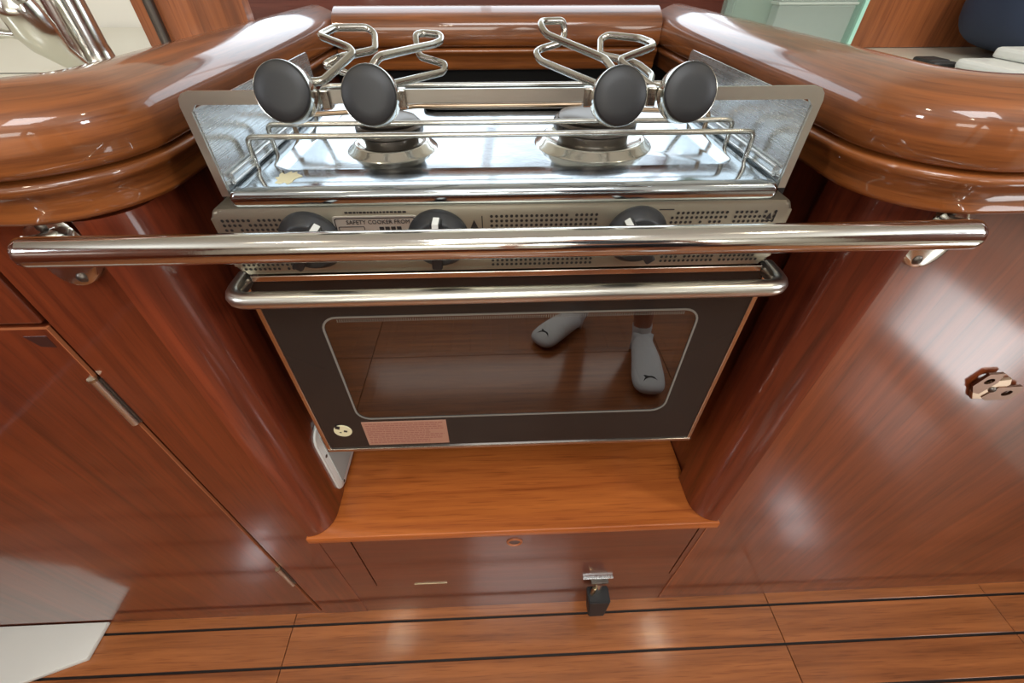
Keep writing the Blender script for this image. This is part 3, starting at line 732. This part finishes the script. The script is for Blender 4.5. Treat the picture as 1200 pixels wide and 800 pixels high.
# ================================================================== GREEN HOLDER + jar
gh = thing('acrylic_holder', 'pale green see-through plastic holder standing behind the right worktop rim', 'holder', (0.40, 0.705, -0.098))
hz0, hz1 = -0.0978, 0.10
obj('front_sheet', B(0.3145, 0.492, 0.688, 0.6905, hz0, hz1), 'acrylic', gh)
obj('back_sheet', B(0.3145, 0.492, 0.7195, 0.7220, hz0, hz1), 'acrylic', gh)
obj('side_sheet', B(0.4870, 0.492, 0.6860, 0.7225, hz0, hz1), 'acrylic_edge', gh)
obj('side_sheet', B(0.3145, 0.3180, 0.6907, 0.7193, hz0, hz1), 'acrylic', gh)
obj('backing', B(0.3182, 0.4868, 0.7155, 0.7190, hz0, hz1), 'green_back', gh)
jr = thing('clear_box', 'clear plastic box with a pale rim line inside the green holder', 'box', (0.43, 0.703, -0.096))
obj('body', B(0.378, 0.482, 0.693, 0.7135, -0.0955, -0.046, bev=0.002), 'clear', jr)
obj('rim', B(0.376, 0.484, 0.6918, 0.7145, -0.046, -0.043, bev=0.001), 'white', jr)
obj('lid', B(0.378, 0.482, 0.693, 0.7135, -0.043, 0.02, bev=0.002), 'clear', jr)

# ================================================================== things on the right worktop
nb = bmesh.new(); bmesh.ops.create_icosphere(nb, subdivisions=4, radius=1.0)
for v in nb.verts:
    p = v.co; q = [math.copysign(abs(cc)**0.55, cc) for cc in p]
    v.co = Vector((0.772 + 0.165*q[0] + 0.03*max(q[2], 0)*(1 if q[0] > 0 else 1.2), 0.635 + 0.075*q[1], -0.0200 + 0.0775*q[2]))
nbo = obj('navy_bag', nb, 'navy', None, smooth=80, label='rounded navy blue fabric bag lying on the right worktop', cat='bag')
wtb = thing('white_tray', 'white plastic tray at the right edge on the worktop in front of the navy bag', 'tray', (0.62, 0.47, -0.098))
obj('base', B(0.475, 0.84, 0.430, 0.518, -0.0978, -0.088, bev=0.002), 'white', wtb)
obj('flap', B(0.495, 0.84, 0.440, 0.518, -0.0878, -0.079, bev=0.003), 'white', wtb)
obj('lid', B(0.530, 0.84, 0.450, 0.518, -0.0788, -0.069, bev=0.003), 'white', wtb)
bc = thing('black_clip', 'small black clip lying beside the white tray on the right worktop', 'clip', (0.462, 0.49, -0.098))
obj('upper_arm', B(0.497, 0.522, 0.552, 0.578, -0.0975, -0.086, bev=0.002), 'black', bc)
obj('lower_arm', B(0.478, 0.505, 0.524, 0.534, -0.0975, -0.084, bev=0.002), 'black', bc)
obj('spring', T([(0.498, 0.532, -0.0930), (0.503, 0.554, -0.093)], 0.0018, 8), 'brass', bc)

# ================================================================== PERSON (mirrored in the oven glass)
def skin_body(name, joints, edges, mat, parent, sub=2, root=0, label=None):
    me = bpy.data.meshes.new(name)
    cw = Vector((sum(j[0] for j in joints)/len(joints), sum(j[1] for j in joints)/len(joints), sum(j[2] for j in joints)/len(joints)))
    me.from_pydata([Vector(j[:3])-cw for j in joints], edges, [])
    o = bpy.data.objects.new(name, me); COL.objects.link(o)
    md = o.modifiers.new('skin', 'SKIN'); md.use_smooth_shade = True
    for i, j in enumerate(joints):
        r = j[3]; me.skin_vertices[0].data[i].radius = r if isinstance(r, tuple) else (r, r)
    me.skin_vertices[0].data[root].use_root = True
    sb = o.modifiers.new('sub', 'SUBSURF'); sb.levels = sub; sb.render_levels = sub
    dg = bpy.context.evaluated_depsgraph_get(); m2 = bpy.data.meshes.new_from_object(o.evaluated_get(dg))
    bm = bmesh.new(); bm.from_mesh(m2)
    for v in bm.verts: v.co += cw
    bpy.data.objects.remove(o); bpy.data.meshes.remove(me); bpy.data.meshes.remove(m2)
    return obj(name, bm, mat, parent, smooth=180, label=label)
PRS = thing('person', 'person in white ankle socks and dark shorts, mirrored in the oven glass', 'person', (0.30, -0.48, FL))
J = []; E_ = []
def add(x, y, z, r, par=None):
    J.append((x, y, z, r)); i = len(J)-1
    if par is not None: E_.append((par, i))
    return i
pel = add(0.34, -0.56, -0.14, 0.120)
wst = add(0.33, -0.57, 0.04, 0.110, pel); chs = add(0.30, -0.58, 0.22, 0.125, wst); shl = add(0.28, -0.59, 0.34, 0.085, chs)
nck = add(0.27, -0.575, 0.42, 0.050, shl); hd1 = add(0.265, -0.555, 0.50, 0.070, nck); hd2 = add(0.26, -0.55, 0.60, 0.082, hd1); hd3 = add(0.26, -0.56, 0.66, 0.055, hd2)
# right leg (toes towards the cooker)
a = add(0.43, -0.54, -0.24, 0.088, pel); a = add(0.45, -0.49, -0.58, 0.058, a); a = add(0.48, -0.50, -0.75, 0.052, a); ra = add(0.505, -0.475, -0.95, 0.034, a)
a = add(0.505, -0.48, -1.012, 0.032, ra); a = add(0.495, -0.36, -1.012, (0.018, 0.014), a); a = add(0.480, -0.27, -1.020, (0.012, 0.008), a); a = add(0.472, -0.22, -1.026, (0.008, 0.006), a)
# left leg (foot turned to the left)
a = add(0.25, -0.58, -0.24, 0.088, pel); a = add(0.27, -0.58, -0.58, 0.058, a); a = add(0.31, -0.61, -0.75, 0.052, a); la = add(0.315, -0.605, -0.95, 0.034, a)
a = add(0.320, -0.610, -1.012, 0.032, la); a = add(0.235, -0.555, -1.012, (0.018, 0.014), a); a = add(0.170, -0.50, -1.020, (0.012, 0.008), a); a = add(0.135, -0.468, -1.026, (0.008, 0.006), a)
# arms hanging relaxed at the sides
for s in (1, -1):
    sx = 0.28 + s*0.17
    a = add(sx, -0.585, 0.32, 0.056, shl); a = add(sx + s*0.075, -0.605, 0.05, 0.040, a); a = add(sx + s*0.085, -0.545, -0.18, 0.027, a)
    pm = add(sx + s*0.080, -0.525, -0.245, (0.030, 0.016), a)
    for q in range(4):
        ln = (0.030, 0.034, 0.032, 0.025)[q]; fy = -0.497 - q*0.0185
        f1 = add(sx + s*0.078, fy, -0.285, 0.0085, pm); f2 = add(sx + s*0.070, fy-0.003, -0.288-ln, 0.0080, f1); add(sx + s*0.058, fy-0.006, -0.288-ln*1.75, 0.0068, f2)
    th = add(sx + s*0.066, -0.492, -0.235, 0.0105, pm); th = add(sx + s*0.054, -0.478, -0.265, 0.0090, th); add(sx + s*0.048, -0.476, -0.290, 0.0078, th)
body = skin_body('body', J, E_, 'skin', PRS, sub=2)
# socks
for f in ([(0.5055, -0.476, -0.935, 0.037), (0.506, -0.482, -1.012, 0.0365), (0.495, -0.36, -1.012, (0.052, 0.036)), (0.480, -0.27, -1.019, (0.060, 0.028)), (0.471, -0.212, -1.025, (0.050, 0.021))],
          [(0.3150, -0.606, -0.935, 0.037), (0.321, -0.612, -1.012, 0.0365), (0.235, -0.555, -1.012, (0.052, 0.036)), (0.170, -0.50, -1.019, (0.060, 0.028)), (0.130, -0.463, -1.025, (0.050, 0.021))]):
    so = skin_body('sock', f, [(0, 1), (1, 2), (2, 3), (3, 4)], 'sock', PRS, sub=2, root=1)
    tip, mid = Vector(f[4][:3]), Vector(f[3][:3]); d = (tip-mid); d.z = 0; d.normalize(); sd = Vector((-d.y, d.x, 0))
    em = bmesh.new(); cp = mid + d*0.012
    # small dark leaping-animal emblem
    pts = [(-0.016, 0.004), (-0.010, 0.001), (-0.003, -0.001), (0.006, 0.001), (0.012, 0.006), (0.016, 0.010), (0.013, 0.003), (0.010, -0.001), (0.015, -0.006), (0.010, -0.006), (0.004, -0.004), (-0.004, -0.005), (-0.010, -0.003)]
    from mathutils.bvhtree import BVHTree
    sme = so.data; off = so.matrix_basis.translation + PRS.matrix_basis.translation - Vector((0, 0, H))
    bv = BVHTree.FromPolygons([v.co + off for v in sme.vertices], [tuple(p.vertices) for p in sme.polygons])
    def drape(u, v, h):
        q = cp + sd*u + d*v; hit = bv.ray_cast(Vector((q.x, q.y, -0.9)), Vector((0, 0, -1)))[0]
        return Vector((q.x, q.y, (hit.z if hit else -1.0) + h))
    pts = [(u*1.4, v*1.4) for u, v in pts]
    A_ = [em.verts.new(drape(u, v, -0.001)) for u, v in pts]; B_ = [em.verts.new(drape(u, v, 0.0012)) for u, v in pts]
    em.faces.new(A_[::-1]); tf = em.faces.new(B_)
    for q in range(len(pts)): em.faces.new([A_[q], A_[(q+1) % len(pts)], B_[(q+1) % len(pts)], B_[q]])
    obj('emblem', em, 'print', so, label='small dark leaping animal emblem')
skin_body('shorts', [(0.34, -0.56, -0.02, 0.128), (0.34, -0.56, -0.14, 0.138), (0.435, -0.54, -0.26, 0.105), (0.447, -0.50, -0.46, 0.092), (0.245, -0.58, -0.26, 0.105), (0.265, -0.58, -0.46, 0.092)],
    [(0, 1), (1, 2), (2, 3), (1, 4), (4, 5)], 'shorts', PRS, root=1)
skin_body('shirt', [(0.335, -0.565, -0.06, 0.135), (0.33, -0.57, 0.04, 0.130), (0.30, -0.58, 0.22, 0.145), (0.28, -0.59, 0.33, 0.105), (0.275, -0.58, 0.385, 0.062), (0.45, -0.585, 0.315, 0.068), (0.43, -0.53, 0.20, 0.062), (0.11, -0.585, 0.315, 0.068), (0.08, -0.54, 0.20, 0.062)],
    [(0, 1), (1, 2), (2, 3), (3, 4), (3, 5), (5, 6), (3, 7), (7, 8)], 'shirt', PRS, root=2)
hr = bmesh.new(); bmesh.ops.create_icosphere(hr, subdivisions=3, radius=1.0)
for v in list(hr.verts):
    if v.co.z < -0.15 and v.co.y > -0.1: hr.verts.remove(v)
for v in hr.verts: v.co = Vector((0.26 + v.co.x*0.094, -0.575 + v.co.y*0.108, 0.615 + v.co.z*0.095))
obj('hair', hr, 'hair', PRS, smooth=180)
for s in (-1, 1):
    e = bmesh.new(); bmesh.ops.create_icosphere(e, subdivisions=2, radius=0.012)
    for v in e.verts: v.co += Vector((0.26+s*0.032, -0.482, 0.575))
    obj('eye', e, 'white', PRS, smooth=180)
    e = bmesh.new(); lathe(e, [(0.018, -0.004), (0.022, 0.002), (0.014, 0.006), (0, 0.003)], (0.26+s*0.084, -0.55, 0.565), axis=(s, 0.3, 0), seg=14)
    obj('ear', e, 'skin', PRS, smooth=180)
ns = bmesh.new(); tube(ns, [(0.26, -0.480, 0.585), (0.26, -0.464, 0.552), (0.26, -0.474, 0.540)], [0.008, 0.014, 0.012], 10)
obj('nose', ns, 'skin', PRS, smooth=180)
ms = bmesh.new(); tube(ms, [(0.236, -0.484, 0.515), (0.26, -0.474, 0.511), (0.284, -0.484, 0.515)], [0.003, 0.006, 0.003], 10)
obj('mouth', ms, 'label_txt', PRS, smooth=180)
